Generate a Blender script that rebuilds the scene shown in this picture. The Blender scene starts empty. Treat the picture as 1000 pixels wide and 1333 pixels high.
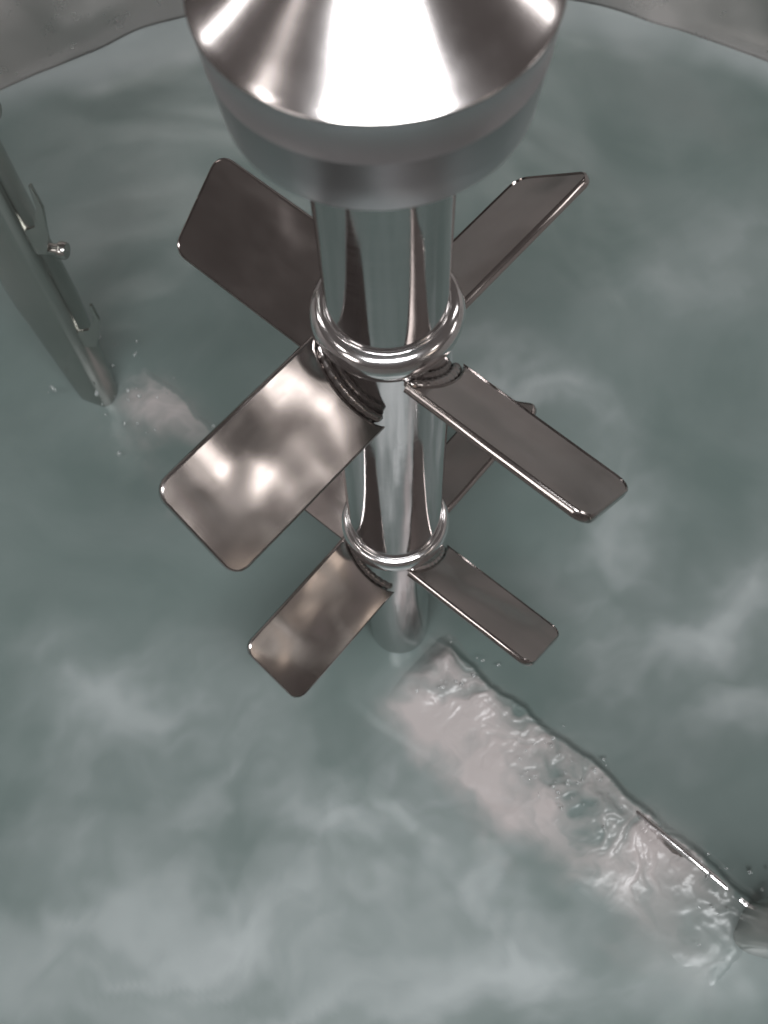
import bpy, bmesh, math, random
import numpy as np
from mathutils import Matrix, Vector, Euler

S = bpy.context.scene
R = math.radians
random.seed(4)

# ------------------------------------------------------------------ camera
fw = Vector((-0.00128, 0.39184, -0.92003)).normalized()
rt = Vector((0.99823, -0.05420, -0.02448)).normalized()
up = rt.cross(fw)
cam = bpy.data.cameras.new('camera')
co = bpy.data.objects.new('camera', cam)
S.collection.objects.link(co)
co.matrix_world = Matrix(((rt.x, up.x, -fw.x, -0.0088),
                          (rt.y, up.y, -fw.y, -0.3680),
                          (rt.z, up.z, -fw.z, 0.5788), (0, 0, 0, 1)))
cam.sensor_width = 36
cam.lens = 36 * 1326.6 / 1333
cam.clip_start = 0.01
cam.clip_end = 100
cam.dof.use_dof = True
cam.dof.focus_distance = 0.78
cam.dof.aperture_fstop = 8
S.camera = co

# ------------------------------------------------------------------ light
W = bpy.data.worlds.new('World')
S.world = W
W.use_nodes = True
bg = W.node_tree.nodes['Background']
bg.inputs[0].default_value = (0.088, 0.078, 0.075, 1)      # dim workshop around the open tank
bg.inputs[1].default_value = 1.0

def area(name, loc, aim, sx, sy, power, col):
    l = bpy.data.lights.new(name, 'AREA')
    l.shape = 'RECTANGLE'
    l.size, l.size_y, l.energy, l.color = sx, sy, power, col
    o = bpy.data.objects.new(name, l)
    S.collection.objects.link(o)
    o.location = loc
    d = Vector(aim) - Vector(loc)
    o.rotation_euler = d.to_track_quat('-Z', 'Y').to_euler()
    return o

area('strip_lamp', (0.05, -0.98, 1.80), (0, -0.45, -0.5), 1.5, 0.40, 60, (0.97, 0.985, 1.0))
area('blade_fill', (2.3, -1.5, 1.8), (0, 0, -0.1), 1.1, 0.9, 0.30, (1.0, 0.90, 0.84))  # added dim panel, lifts the tone of the upper front blade
area('side_lamp', (2.0, -1.0, 1.55), (0, 0, -0.1), 0.20, 0.20, 1.0, (1.0, 0.94, 0.90))
area('right_lamp', (2.6, 0.1, 0.75), (0, 0, 0), 0.6, 0.4, 3, (1.0, 0.95, 0.92))
area('cone_streak_fill', (-2.4, -0.6, 2.4), (0, 0, -0.2), 0.5, 0.14, 4.5, (1.0, 0.95, 0.92))  # unseen light added for a streak on the cone
area('left_collar_fill', (-2.1, 1.05, 1.5), (0, 0, 0), 0.20, 0.9, 5, (1.0, 0.97, 0.96))  # added light, whitens the left side of the collars
area('right_collar_fill', (2.1, 1.05, 1.5), (0, 0, 0), 0.20, 0.9, 5, (1.0, 0.97, 0.96))  # its mirror twin, also added, for the right side of the collars
area('low_blade_fill', (2.2, -1.6, 1.12), (0, 0, -0.3), 0.6, 0.25, 0.9, (1.0, 0.84, 0.70))  # added warm light for highlights on the lower front blade
area('spot_lamp', (1.75, -1.75, 2.0), (0, 0, -0.1), 0.20, 0.24, 0.8, (1.0, 0.94, 0.90))
area('left_edge_fill', (-2.1, -1.7, 1.25), (0, 0, -0.1), 0.9, 0.5, 11, (1.0, 0.95, 0.92))  # added out of view to brighten blade edges and the collar shoulder

S.view_settings.view_transform = 'Standard'
S.view_settings.look = 'None'
S.view_settings.exposure = 0
S.view_settings.gamma = 1

# ------------------------------------------------------------------ helpers
def link(o, parent=None):
    S.collection.objects.link(o)
    if parent:
        o.parent = parent
    return o

def empty(name, loc, label, cat):
    o = bpy.data.objects.new(name, None)
    o.location = loc
    o.empty_display_size = 0.05
    o['label'] = label
    o['category'] = cat
    return link(o)

def mesh(name, bm, mat, parent=None, smooth=True, sharp=35):
    m = bpy.data.meshes.new(name)
    bmesh.ops.recalc_face_normals(bm, faces=bm.faces)
    if smooth:
        for f in bm.faces:
            f.smooth = True
        for e in bm.edges:
            if len(e.link_faces) == 2 and e.calc_face_angle(0) > R(sharp):
                e.smooth = False
    bm.to_mesh(m)
    bm.free()
    m.materials.append(mat)
    return link(bpy.data.objects.new(name, m), parent)

def lathe(profile, seg=96, closed=False):
    bm = bmesh.new()
    rings = []
    for r, z in profile:
        rings.append([bm.verts.new((r * math.cos(2 * math.pi * k / seg), r * math.sin(2 * math.pi * k / seg), z)) for k in range(seg)])
    n = len(rings)
    for i in range(n if closed else n - 1):
        a, b = rings[i], rings[(i + 1) % n]
        for k in range(seg):
            bm.faces.new((a[k], a[(k + 1) % seg], b[(k + 1) % seg], b[k]))
    return bm

def arc(cx, cz, r, a0, a1, n=6):
    return [(cx + r * math.cos(R(a0 + (a1 - a0) * k / n)), cz + r * math.sin(R(a0 + (a1 - a0) * k / n))) for k in range(n + 1)]

def box_bm(sx, sy, sz, bev=0.0, seg=3, bm=None, mat=None):
    b = bmesh.new()
    bmesh.ops.create_cube(b, size=1)
    bmesh.ops.scale(b, vec=(sx, sy, sz), verts=b.verts)
    if bev:
        bmesh.ops.bevel(b, geom=b.edges[:], offset=bev, segments=seg, affect='EDGES', profile=0.5)
    return b

# ------------------------------------------------------------------ materials
def nodes(name):
    m = bpy.data.materials.new(name)
    m.use_nodes = True
    nt = m.node_tree
    return m, nt, nt.nodes['Principled BSDF']

def steel(name, col, rough, rvar=0.05, wave=0.0, wscale=14, smudge=0.25, coords='Object', grain=(1, 1, 1)):
    m, nt, b = nodes(name)
    N, L = nt.nodes, nt.links
    tc = N.new('ShaderNodeTexCoord')
    inf = N.new('ShaderNodeObjectInfo')
    off = N.new('ShaderNodeVectorMath'); off.operation = 'MULTIPLY_ADD'
    cmb = N.new('ShaderNodeCombineXYZ')
    for k in range(3):
        L.new(inf.outputs['Random'], cmb.inputs[k])
    off.inputs[1].default_value = (7.3, 3.1, 5.7)
    L.new(cmb.outputs[0], off.inputs[0])
    L.new(tc.outputs[coords], off.inputs[2])
    n1 = N.new('ShaderNodeTexNoise')
    n1.inputs['Scale'].default_value = 22
    n1.inputs['Detail'].default_value = 5
    n1.inputs['Roughness'].default_value = 0.62
    gr = N.new('ShaderNodeVectorMath'); gr.operation = 'MULTIPLY'
    gr.inputs[1].default_value = grain
    L.new(off.outputs[0], gr.inputs[0])
    L.new(gr.outputs[0], n1.inputs['Vector'])
    mr = N.new('ShaderNodeMapRange')
    mr.inputs['From Min'].default_value = 0.35
    mr.inputs['From Max'].default_value = 0.7
    mr.inputs['To Min'].default_value = rough
    mr.inputs['To Max'].default_value = rough + rvar
    L.new(n1.outputs['Fac'], mr.inputs['Value'])
    L.new(mr.outputs[0], b.inputs['Roughness'])
    mix = N.new('ShaderNodeMix'); mix.data_type = 'RGBA'
    mix.inputs[6].default_value = (*col, 1)
    mix.inputs[7].default_value = (*[c * (1 - smudge) for c in col], 1)
    n2 = N.new('ShaderNodeTexNoise')
    n2.inputs['Scale'].default_value = 9
    n2.inputs['Detail'].default_value = 4
    n2.inputs['Distortion'].default_value = 0.6
    L.new(off.outputs[0], n2.inputs['Vector'])
    L.new(n2.outputs['Fac'], mix.inputs[0])
    L.new(mix.outputs[2], b.inputs['Base Color'])
    b.inputs['Metallic'].default_value = 1
    # gentle hand-polished waviness
    n3 = N.new('ShaderNodeTexNoise')
    n3.inputs['Scale'].default_value = wscale
    n3.inputs['Detail'].default_value = 1.5
    L.new(off.outputs[0], n3.inputs['Vector'])
    bp = N.new('ShaderNodeBump')
    bp.inputs['Strength'].default_value = 1
    bp.inputs['Distance'].default_value = wave
    L.new(n3.outputs['Fac'], bp.inputs['Height'])
    L.new(bp.outputs[0], b.inputs['Normal'])
    return m

M_shaft = steel('polished_steel', (0.62, 0.60, 0.60), 0.06, 0.10, 0.0006, 16, 0.15, grain=(0.6, 0.6, 14))
M_hub = steel('bright_steel', (0.80, 0.78, 0.78), 0.11, 0.07, 0.0009, 30, 0.10)
M_blade = steel('satin_steel', (0.53, 0.49, 0.475), 0.125, 0.06, 0.0078, 9.0, 0.35, grain=(1, 2.5, 1))
M_bell = steel('brushed_steel', (0.56, 0.55, 0.565), 0.34, 0.03, 0.0004, 8, 0.05)
M_cone = steel('mirror_steel', (0.62, 0.58, 0.57), 0.17, 0.07, 0.0022, 12, 0.15)
M_frame = steel('dull_steel', (0.52, 0.515, 0.49), 0.22, 0.03, 0.0012, 7, 0.25)
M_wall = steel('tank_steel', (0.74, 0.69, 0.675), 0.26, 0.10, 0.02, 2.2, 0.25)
def pale_reflections(m):                     # less metallic patches, painting pale blurred reflections into the wall
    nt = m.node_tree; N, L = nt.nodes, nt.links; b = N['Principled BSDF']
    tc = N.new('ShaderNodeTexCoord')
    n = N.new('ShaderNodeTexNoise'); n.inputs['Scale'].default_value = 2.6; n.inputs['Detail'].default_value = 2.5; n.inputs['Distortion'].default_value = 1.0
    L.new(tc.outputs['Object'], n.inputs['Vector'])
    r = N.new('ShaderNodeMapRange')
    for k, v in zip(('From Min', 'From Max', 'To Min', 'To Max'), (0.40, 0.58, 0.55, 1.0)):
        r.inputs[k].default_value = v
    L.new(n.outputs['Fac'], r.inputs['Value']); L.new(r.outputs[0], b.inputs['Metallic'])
pale_reflections(M_wall)

def liquid_mat(name, foam=False):
    m, nt, b = nodes(name)
    N, L = nt.nodes, nt.links
    tc = N.new('ShaderNodeTexCoord')
    at = N.new('ShaderNodeAttribute'); at.attribute_name = 'milk'
    n = N.new('ShaderNodeTexNoise')
    n.inputs['Scale'].default_value = 3.6
    n.inputs['Detail'].default_value = 6
    n.inputs['Roughness'].default_value = 0.52
    n.inputs['Distortion'].default_value = 1.1
    L.new(tc.outputs['Object'], n.inputs['Vector'])
    mr = N.new('ShaderNodeMapRange')
    mr.inputs['From Min'].default_value = 0.36
    mr.inputs['From Max'].default_value = 0.72
    mr.inputs['To Min'].default_value = 0.0
    mr.inputs['To Max'].default_value = 0.12
    L.new(n.outputs['Fac'], mr.inputs['Value'])
    ad = N.new('ShaderNodeMath'); ad.operation = 'ADD'; ad.use_clamp = True
    L.new(mr.outputs[0], ad.inputs[0])
    L.new(at.outputs['Fac'], ad.inputs[1])
    mx = N.new('ShaderNodeMix'); mx.data_type = 'RGBA'
    mx.inputs[6].default_value = (0.120, 0.157, 0.148, 1)
    mx.inputs[7].default_value = (0.43, 0.46, 0.465, 1)
    L.new(ad.outputs[0], mx.inputs[0])
    fo = N.new('ShaderNodeAttribute'); fo.attribute_name = 'foam'
    mf = N.new('ShaderNodeMix'); mf.data_type = 'RGBA'
    mf.inputs[7].default_value = (0.41, 0.375, 0.368, 1)
    L.new(mx.outputs[2], mf.inputs[6])
    L.new(fo.outputs['Fac'], mf.inputs[0])
    L.new(mf.outputs[2], b.inputs['Base Color'])
    b.inputs['Roughness'].default_value = 0.27 if foam else 0.26
    b.inputs['IOR'].default_value = 1.36
    b.inputs['Subsurface Weight'].default_value = 0.0
    n2 = N.new('ShaderNodeTexNoise')
    n2.inputs['Scale'].default_value = 30 if foam else 5
    n2.inputs['Detail'].default_value = 1.5
    n2.inputs['Distortion'].default_value = 0.8
    L.new(tc.outputs['Object'], n2.inputs['Vector'])
    bp = N.new('ShaderNodeBump')
    bp.inputs['Strength'].default_value = 0.8
    bp.inputs['Distance'].default_value = 0.0016 if foam else 0.008
    L.new(n2.outputs['Fac'], bp.inputs['Height'])
    L.new(bp.outputs[0], b.inputs['Normal'])
    return m

M_liq = liquid_mat('milky_water')
M_foam = liquid_mat('churned_water', True)

# ------------------------------------------------------------------ numpy gradient noise
rng = np.random.default_rng(11)
PERM = rng.permutation(256)
GR = rng.uniform(0, 2 * np.pi, 256)
def gnoise(x, y):
    xi, yi = np.floor(x).astype(int), np.floor(y).astype(int)
    xf, yf = x - xi, y - yi
    def g(ix, iy, dx, dy):
        a = GR[PERM[(PERM[ix & 255] + iy) & 255]]
        return np.cos(a) * dx + np.sin(a) * dy
    u = xf ** 3 * (xf * (xf * 6 - 15) + 10)
    v = yf ** 3 * (yf * (yf * 6 - 15) + 10)
    a = g(xi, yi, xf, yf) * (1 - u) + g(xi + 1, yi, xf - 1, yf) * u
    b = g(xi, yi + 1, xf, yf - 1) * (1 - u) + g(xi + 1, yi + 1, xf - 1, yf - 1) * u
    return (a * (1 - v) + b * v) * 1.5
def fbm(x, y, o=4):
    s, a = 0, 1.0
    for k in range(o):
        s = s + a * gnoise(x * 2 ** k + 17.3 * k, y * 2 ** k - 9.1 * k)
        a *= 0.5
    return s
def sst(a, b, x):
    t = np.clip((x - a) / (b - a), 0, 1)
    return t * t * (3 - 2 * t)

# ------------------------------------------------------------------ setting: tank and water
TANK_R = 1.0
def level(r):
    return -0.655 + 0.075 * (1 - np.exp(-(r / 0.35) ** 2))

tank = empty('steel_tank', (0, 0, -0.95), 'round polished steel tank wall curving behind the milky water', 'tank')
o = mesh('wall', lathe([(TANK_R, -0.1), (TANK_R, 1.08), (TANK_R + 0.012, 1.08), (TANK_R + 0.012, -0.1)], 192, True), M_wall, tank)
prof = arc(TANK_R - 0.01, 1.096, 0.016, -90, 90, 8) + [(TANK_R - 0.01 + 0.09, 1.112), (TANK_R + 0.08, 1.0805), (TANK_R - 0.01, 1.0802)]
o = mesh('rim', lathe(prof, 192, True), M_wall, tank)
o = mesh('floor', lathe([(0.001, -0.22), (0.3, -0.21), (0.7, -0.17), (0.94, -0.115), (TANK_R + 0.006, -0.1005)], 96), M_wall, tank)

BD = np.array([0.690, -0.724])      # along the anchor bar, towards the near right
BN = np.array([0.724, 0.690])       # across it, towards the far right

# clouds of milk in the water, where they hang in the tank (x, y, radius x, radius y, turn, amount)
CL = [(-0.33, -0.10, .15, .09, -20, .50), (-0.07, -0.24, .16, .06, -40, .50), (-0.22, -0.34, .26, .10, 10, .62),
      (0.20, 0.29, .12, .06, -25, .55), (0.37, -0.03, .16, .05, 35, .60), (0.30, 0.08, .05, .16, 10, .40),
      (0.25, -0.05, .06, .12, 20, .38), (0.09, -0.40, .24, .08, 0, .60), (0.05, -0.19, .05, .13, 40, .50),
      (-0.10, -0.44, .18, .06, 15, .55), (0.42, -0.13, .16, .04, 20, .45), (-0.22, -0.18, .12, .05, 60, .45),
      (0.05, -0.30, .04, .14, 25, .55), (-0.38, -0.30, .06, .16, -10, .45), (0.45, 0.45, .16, .08, 30, .25)]
def milk_at(x, y):
    wx = x + 0.05 * fbm(x * 7, y * 7 + 40, 4)
    wy = y + 0.05 * fbm(x * 7 + 60, y * 7, 4)
    m = np.zeros_like(x)
    for cx, cy, rx, ry, a, s in CL:
        c, n = math.cos(R(a)), math.sin(R(a))
        u, v = ((wx - cx) * c + (wy - cy) * n) / rx, (-(wx - cx) * n + (wy - cy) * c) / ry
        m = np.maximum(m, s * np.exp(-(u * u + v * v)))
    wisp = 0.5 + 0.5 * np.tanh(1.5 * fbm(wx * 5 + wy * 4 + 3, wy * 10 - wx * 5, 4))
    return np.clip(m * (0.35 + 0.9 * wisp), 0, 1)

def waves(x, y):
    r, th = np.hypot(x, y), np.arctan2(y, x)
    tw = th + 2.2 * np.exp(-r / 0.35)
    c, s = r * np.cos(tw), r * np.sin(tw)
    return 0.0065 * fbm(c * 4.2, s * 4.2 + 5, 2) + 0.0006 * fbm(c * 16, s * 16, 2)

def set_attr(me, name, vals):
    a = me.attributes.new(name, 'FLOAT', 'POINT')
    a.data.foreach_set('value', np.asarray(vals, dtype=np.float32))

def grid_mesh(name, P, wrap, mat, smooth=True):
    a, b, _ = P.shape
    idx = np.arange(a * b).reshape(a, b)
    if wrap:
        nx = np.roll(idx, -1, axis=1)
        q = np.stack([idx[:-1], nx[:-1], nx[1:], idx[1:]], -1).reshape(-1, 4)
    else:
        q = np.stack([idx[:-1, :-1], idx[:-1, 1:], idx[1:, 1:], idx[1:, :-1]], -1).reshape(-1, 4)
    me = bpy.data.meshes.new(name)
    me.from_pydata(P.reshape(-1, 3).tolist(), [], q.tolist())
    me.polygons.foreach_set('use_smooth', [True] * len(me.polygons))
    me.materials.append(mat)
    me.update()
    return me


def churn_field(x, y, s0, s1, t0, amp, far):
    """height and foam cover of the water torn up by the anchor bar, in bar coordinates"""
    ss, ts = x * BD[0] + y * BD[1], x * BN[0] + y * BN[1]
    ridge = 0.015 + 0.006 * fbm(ss * 11, ts * 5 + 8, 3)
    ridge = ridge - 0.006 * sst(0.27, 0.30, ss) * sst(0.41, 0.375, ss) * sst(-0.008, 0.006, ts)
    edge = ts - 0.016 - 0.006 * fbm(ss * 16, ss * 0 + 2.2, 3)       # > 0 past the steel edge
    across = np.where(edge > 0, np.exp(-(edge / 0.007) ** 2), np.exp(-(edge / 0.062) ** 2))
    rag = fbm(ss * 9 + 3, ts * 9, 4)
    rag2 = fbm(ss * 5 + 13, ts * 7 + 4, 4)
    tail = sst(t0 + 0.01, -0.02, ts + 0.075 * rag2 - 0.02 * np.sin(ss * 14 + 1.0))
    ends = sst(s0, s0 + 0.05, ss + 0.02 * rag) * sst(s1, s1 - 0.13, ss + 0.06 * rag)
    cr = np.abs(fbm(ss * 18 + 1.5 * rag, ts * 13, 4))
    cr2 = np.abs(fbm(ss * 60, ts * 50 + rag, 3))
    body = tail * ends * across
    h = amp * ridge * across * ends + amp * body * (0.0042 * (0.60 - cr) + 0.0011 * (0.4 - cr2))
    h = h + far * 0.026 * np.exp(-(((ss - 0.075) / 0.020) ** 2 + ((ts + 0.005) / 0.030) ** 2)) * (0.8 + 0.8 * rag)
    fo = np.clip((0.72 + 0.18 * far) * tail * ends * (0.62 + 0.95 * rag + 0.6 * (0.3 - cr)), 0, 1) * np.where(edge > 0, 0.25 * np.exp(-(edge / 0.02) ** 2), 1)
    return h, fo
BREAKS = [(0.035, 0.53, -0.135, 1.0, 1.0), (-0.50, -0.27, -0.11, 0.30, 0.0)]

rr = np.concatenate([np.linspace(0.004, 0.6, 150), np.linspace(0.605, TANK_R - 0.0015, 80)])
tt = np.linspace(0, 2 * np.pi, 480, endpoint=False)
RR, TT = np.meshgrid(rr, tt, indexing='ij')
X, Y = RR * np.cos(TT), RR * np.sin(TT)
Z = level(RR) + waves(X, Y) + 0.022 * np.exp(-(TANK_R - RR) / 0.03) * (1 + 0.35 * fbm(X * 6, Y * 6, 2))
FO = np.zeros_like(X)
for q in BREAKS:
    h, f = churn_field(X, Y, *q)
    Z = Z + h - 0.0015 * np.clip(h / 0.003, 0, 1)
    FO = np.maximum(FO, f)
me = grid_mesh('water', np.stack([X, Y, Z], -1), True, M_liq)
set_attr(me, 'milk', np.clip(milk_at(X, Y) + 0.5 * sst(0.93, 1.0, RR + 0.04 * fbm(X * 5, Y * 5, 3)), 0, 1).ravel())
set_attr(me, 'foam', FO.ravel())
water = link(bpy.data.objects.new('water', me))
water['kind'] = 'structure'

# ------------------------------------------------------------------ anchor frame
anchor = empty('anchor_frame', (0, 0, -0.66), 'wide steel anchor stirrer, two upright posts joined by a bar under the churning water', 'stirrer')
AZ = -0.66
ang = math.atan2(BD[1], BD[0])
Mrot = Matrix.Rotation(ang, 4, 'Z')
# bottom bar: a tilted flat plate in two halves that rises outwards like the water level
bm = bmesh.new()
secs = []
for s in np.linspace(-0.52, 0.52, 41):
    zc = float(level(abs(s))) - AZ
    T0, T1, th = 0.014, -0.098, 0.008
    dn = 0.0 if s > 0.24 else (0.006 if s > 0.12 else 0.030)
    z0, z1 = zc + 0.0150 - dn, zc - 0.060 - dn
    sl = (z0 - z1) / (T0 - T1)
    ring = [(s, T1, z1), (s, T0 - 0.008, z0 - 0.008 * sl)]
    ring += [(s, T0 - 0.0036 + 0.0036 * math.cos(R(a)), z0 - 0.0036 + 0.0036 * math.sin(R(a))) for a in (125, 100, 75, 50, 25, 0, -30, -60, -90)]
    ring += [(s, T0 - 0.006, z0 - 0.014), (s, T1, z1 - th)]
    secs.append([bm.verts.new(q) for q in ring])
for a, b in zip(secs, secs[1:]):
    for k in range(13):
        bm.faces.new((a[k], a[(k + 1) % 13], b[(k + 1) % 13], b[k]))
bm.faces.new(secs[0]); bm.faces.new(secs[-1][::-1])
bm.transform(Mrot)
mesh('bottom_bar', bm, M_hub, anchor, True, 40)
def post_bm(h):
    b = box_bm(0.078, 0.046, h, 0.019, 6)
    bmesh.ops.translate(b, verts=b.verts, vec=(0, 0, h / 2))
    bmesh.ops.bisect_plane(b, geom=b.verts[:] + b.edges[:] + b.faces[:], plane_co=(0, 0, 0.30), plane_no=(0, 0, 1))
    for v in b.verts:
        if v.co.z < 0.29:
            v.co.x *= 0.52; v.co.y *= 0.7        # foot narrows towards the bar
    return b
p1 = mesh('post', post_bm(1.15), M_frame, anchor)
p1.location = (-0.378, 0.327, -0.02); p1.rotation_euler = (0, 0, R(-24))
p2 = mesh('post', post_bm(1.15), M_frame, anchor)
p2.location = (0.352, -0.372, -0.02); p2.rotation_euler = (0, 0, R(58))
# scraper brackets and pins on the far post (flat plates with a bent lip)
def bracket(h, w0, w1):
    b = bmesh.new()
    out = [(-0.004, 0), (w0 * .40, 0.006), (w0 * .80, h * .30), (w1, h * .72), (w1 * .97, h), (w1 * .86, h * .97), (w1 * .80, h * .70), (w0 * .50, h * .42), (0.002, h * .36), (-0.004, h * .30)]
    v0 = [b.verts.new((x, -0.0018, z)) for x, z in out]
    v1 = [b.verts.new((x, 0.0018, z)) for x, z in out]
    b.faces.new(v0); b.faces.new(v1[::-1])
    for k in range(len(out)):
        j = (k + 1) % len(out)
        b.faces.new((v0[k], v1[k], v1[j], v0[j]))
    bmesh.ops.bevel(b, geom=b.edges[:], offset=0.0007, segments=2, affect='EDGES')
    return b
for z, w0, w1, h in ((0.255, 0.030, 0.037, 0.10), (0.43, 0.030, 0.036, 0.115), (0.60, 0.03, 0.036, 0.1)):
    k = mesh('bracket', bracket(h, w0, w1), M_frame, p1)
    k.location = (0.037, -0.010, z - 0.02); k.rotation_euler = (0, 0, R(6))
def pin_bm():
    b = lathe([(0.0005, 0), (0.0055, 0), (0.0058, 0.001), (0.0058, 0.020), (0.0085, 0.0205), (0.009, 0.022), (0.009, 0.027), (0.008, 0.029), (0.0005, 0.029)], 24)
    b.transform(Matrix.Rotation(R(90), 4, 'Y'))
    return b
pm = None
for z in (0.395, 0.585):
    if pm is None:
        k = mesh('pin', pin_bm(), M_frame, p1); pm = k.data
    else:
        k = link(bpy.data.objects.new('pin', pm), p1)
    k.location = (0.038, -0.004, z + 0.02); k.rotation_euler = (0, 0, R(10))

# ------------------------------------------------------------------ water breaking over the bar
def churn(name, q, t1, step, label):
    s0, s1, t0, amp, far = q
    ns, nt_ = int((s1 - s0) / step), int((t1 - t0) / step)
    ss, ts = np.meshgrid(np.linspace(s0, s1, ns), np.linspace(t0, t1, nt_), indexing='ij')
    x, y = ss * BD[0] + ts * BN[0], ss * BD[1] + ts * BN[1]
    h, fo = churn_field(x, y, *q)
    fade = np.minimum(np.minimum(sst(s0, s0 + .02, ss), sst(s1, s1 - .02, ss)), np.minimum(sst(t0, t0 + .02, ts), sst(t1, t1 - .02, ts)))
    z = level(np.hypot(x, y)) + waves(x, y) + h - 0.004 * (1 - fade) + 0.0004 * np.clip(h / 0.002, 0, 1) - 0.0005
    me = grid_mesh(name, np.stack([x, y, z], -1), False, M_foam)
    set_attr(me, 'milk', milk_at(x, y).ravel())
    set_attr(me, 'foam', fo.ravel())
    o = link(bpy.data.objects.new(name, me))
    o['label'] = label
    o['category'] = 'water'
    o['kind'] = 'stuff'
    return o
churn('churned_water', BREAKS[0], 0.05, 0.0013, 'pale foaming water breaking over the submerged bar right of the shaft')
churn('churned_water', BREAKS[1], 0.05, 0.0016, 'small pale wake at the foot of the far left post')

# loose droplets and splash beads thrown up along the bar and at the far post
bm = bmesh.new()
for k in range(120):
    if k < 85:
        q = random.choice((0.08, 0.09, 0.11, 0.24, 0.27, 0.3, 0.45, 0.49)) + random.gauss(0, 0.018)
        t = random.gauss(-0.012, 0.03)
        dz = abs(random.gauss(0.010, 0.012))
    else:
        q, t, dz = -0.45 + random.gauss(0, 0.05), random.gauss(-0.03, 0.04), abs(random.gauss(0.0, 0.03))
    x, y = q * BD[0] + t * BN[0], q * BD[1] + t * BN[1]
    r = random.uniform(0.0008, 0.0026) * random.choice((0.6, 1, 1))
    g = bmesh.ops.create_icosphere(bm, subdivisions=2, radius=r)
    st = random.uniform(1.0, 2.6)
    d = Matrix.Translation((x, y, float(level(math.hypot(x, y))) + 0.012 + dz)) @ Euler((random.uniform(-.6, .6), random.uniform(-.6, .6), 0)).to_matrix().to_4x4() @ Matrix.Diagonal((1, 1, st, 1))
    bmesh.ops.transform(bm, matrix=d, verts=g['verts'])
m, nt, b = nodes('droplet_water')
b.inputs['Base Color'].default_value = (0.9, 0.92, 0.92, 1)
b.inputs['Roughness'].default_value = 0.03
b.inputs['IOR'].default_value = 1.33
b.inputs['Transmission Weight'].default_value = 0.85
o = mesh('splash_droplets', bm, m)
o['label'] = 'tiny splash droplets flying above the churned water'; o['category'] = 'water'; o['kind'] = 'stuff'

# ------------------------------------------------------------------ agitator: shaft with two pitched-blade impellers
agit = empty('agitator', (0, 0, -0.70), 'vertical polished steel mixer shaft carrying two four-bladed impellers', 'mixer')
A0 = -0.70
sh = [(0.0005, 0), (0.035, 0), (0.035, 0.368), (0.035, 0.372), (0.0365, 0.3755), (0.0425, 0.3765), (0.043, 0.378), (0.043, 0.379), (0.043, 0.384), (0.043, 0.70 + 0.022), (0.0395, 0.70 + 0.026), (0.0388, 0.70 + 0.03), (0.0388, 0.70 + 0.221)]
mesh('shaft', lathe(sh, 128), M_shaft, agit)

BW, BETA, RO, TH = 0.0785, R(40.3), 0.1815, 0.0070
def blade_bm():
    # outline in (radial, across); rounded outer corners, inner end cut round the hub
    hw, rc, Rc = BW / 2, 0.012, 0.0502
    pts = []
    for k in range(13):
        e = -hw + 2 * hw * k / 12
        pts.append((math.sqrt(max(Rc ** 2 - (e * math.cos(BETA)) ** 2, 1e-6)), e))
    for k in range(7):
        a = R(90 - 90 * k / 6)
        pts.append((RO - rc + rc * math.cos(a), hw - rc + rc * math.sin(a)))
    for k in range(7):
        a = R(-90 * k / 6)
        pts.append((RO - rc + rc * math.cos(a), -hw + rc + rc * math.sin(a)))
    b = bmesh.new()
    # stacked outlines: thickness with a rounded edge bead
    lay = [(-TH / 2, 0.0016), (-TH / 2 + 0.0006, 0.0005), (-TH / 4, 0.0), (TH / 4, 0.0), (TH / 2 - 0.0006, 0.0005), (TH / 2, 0.0016)]
    cx, cy = (0.05 + RO) / 2, 0
    n = len(pts)
    def inset(i, d):
        p0, p1, p2 = Vector(pts[i - 1]), Vector(pts[i]), Vector(pts[(i + 1) % n])
        t = (p2 - p0).normalized()
        nn = Vector((-t.y, t.x))
        if nn.dot(Vector((cx, cy)) - p1) < 0:
            nn = -nn
        return p1 + nn * d
    rings = [[b.verts.new((*inset(i, d), z)) for i in range(n)] for z, d in lay]
    for a, c in zip(rings, rings[1:]):
        for k in range(n):
            b.faces.new((a[k], a[(k + 1) % n], c[(k + 1) % n], c[k]))
    # caps with a shallow rolled-in lip so the plate shows its rim
    for ring, sg in ((rings[0], -1), (rings[-1], 1)):
        f = b.faces.new(ring)
        r1 = bmesh.ops.inset_region(b, faces=[f], thickness=0.0030, depth=0, use_even_offset=True)
        bmesh.ops.translate(b, verts=f.verts, vec=(0, 0, -sg * 0.0009))
    return b
def weld_bm():
    # lumpy weld fillet joining the inner end of a blade to the shaft
    b = bmesh.new(); rings = []
    for k in range(29):
        e = -BW / 2 * 0.86 + BW * 0.86 * k / 28
        rad = math.sqrt(0.0462 ** 2 - (e * math.cos(BETA)) ** 2)
        w = 0.0042 * (1 + 0.10 * math.sin(k * 2.1)) * (0.55 if k in (0, 28) else 1)
        rings.append([b.verts.new((rad + w * math.cos(a), e, 0.9 * w * math.sin(a))) for a in [2 * math.pi * q / 12 for q in range(12)]])
    for a, c in zip(rings, rings[1:]):
        for k in range(12):
            b.faces.new((a[k], a[(k + 1) % 12], c[(k + 1) % 12], c[k]))
    b.faces.new(rings[0]); b.faces.new(rings[-1][::-1])
    return b
wl0 = None
bl0 = None
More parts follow.
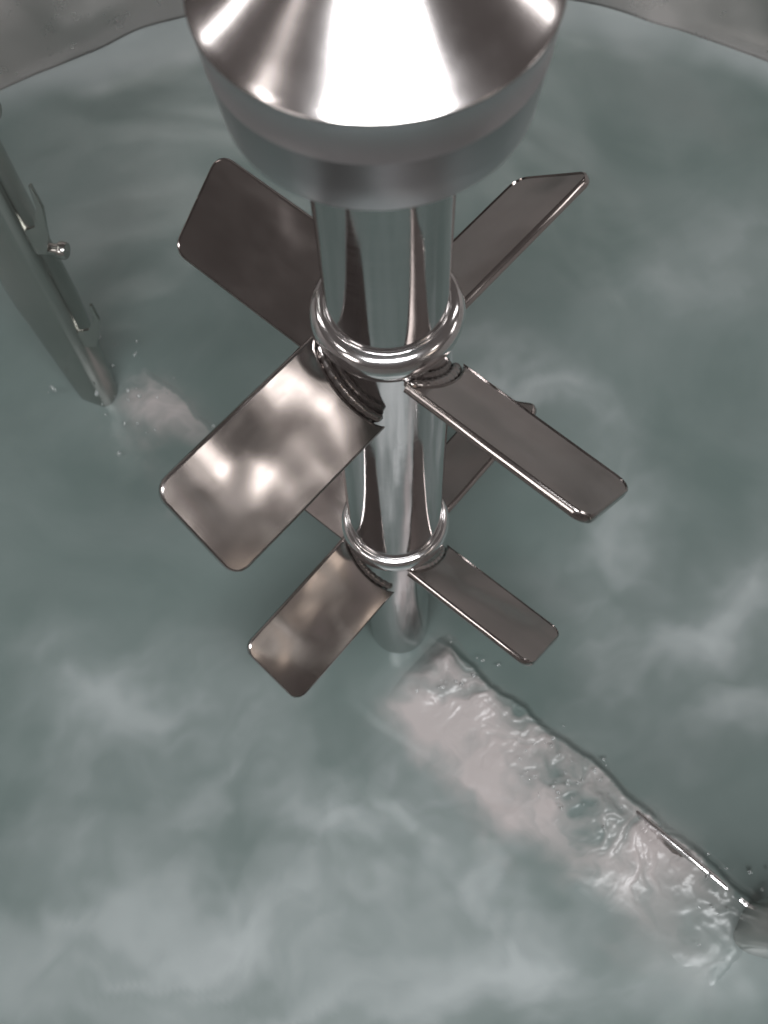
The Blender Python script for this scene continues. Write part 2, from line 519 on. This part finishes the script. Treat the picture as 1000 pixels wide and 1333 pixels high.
def impeller(z, az0, rh, z0, z1):
    global bl0, wl0
    c = 0.0035
    ri = 0.0385
    sr = 0.0388 if z > -0.1 else 0.043
    q = (z1 - z0) / 2
    e = 0.0095 if z > -0.1 else 0.006
    prof = [(ri, z0)] + [(rh - e + e * math.cos(R(a)), z0 + q + q * math.sin(R(a))) for a in range(-90, 91, 10)]
    prof += [(sr + 0.0012, z1 + 0.0001), (sr + 0.0004, z1 + 0.0006), (sr + 0.0001, z1 + 0.0016), (ri - 0.001, z1 + 0.0017)]
    h = mesh('impeller', lathe(prof, 96), M_hub, agit, True, 50)
    h.location = (0, 0, z - A0)
    for k in range(4):
        if bl0 is None:
            b = mesh('blade', blade_bm(), M_blade, h, True, 30); bl0 = b.data
        else:
            b = link(bpy.data.objects.new('blade', bl0), h)
        az = az0 + 90 * k
        d = Vector((math.cos(R(az)), math.sin(R(az)), 0)); t = Vector((-d.y, d.x, 0))
        e = -t * math.cos(BETA) + Vector((0, 0, math.sin(BETA)))
        nrm = d.cross(e)
        g = d * (1.05 if z < -0.1 and k == 0 else 1.0)
        if wl0 is None:
            w = mesh('weld', weld_bm(), M_blade, h, True, 60); wl0 = w.data
        else:
            w = link(bpy.data.objects.new('weld', wl0), h)
        w.matrix_local = b.matrix_local = Matrix(((g.x, e.x, nrm.x, 0), (g.y, e.y, nrm.y, 0), (g.z, e.z, nrm.z, 0), (0, 0, 0, 1)))
    return h
up_i = impeller(0.0, 45.7, 0.0492, 0.027, 0.050)
lo_i = impeller(-0.3441, 46.9, 0.0505, 0.028, 0.048)

# ------------------------------------------------------------------ bell housing above the shaft
bell = empty('bell_housing', (0, 0, 0.22), 'large bell-shaped steel housing with bright cone top above the mixer shaft', 'housing')
sk = [(0.041, 0.0005), (0.0695, 0.0)] + arc(0.0706, 0.003, 0.003, -90, -8, 5) + [(0.0768, 0.0337), (0.0772, 0.0339), (0.0772, 0.0345), (0.0770, 0.0347), (0.0793, 0.0572)]
mesh('skirt', lathe(sk, 128), M_bell, bell, True, 60)
CT = 0.20
cn = arc(0.0787, 0.0578, 0.0008, -60, 60, 4) + [(0.0755, 0.0610), (0.066, 0.0680), (0.036, 0.090), (0.0325, 0.094), (0.031, 0.10), (0.031, 0.50)]
mesh('cone', lathe(cn, 128), M_cone, bell, True, 60)
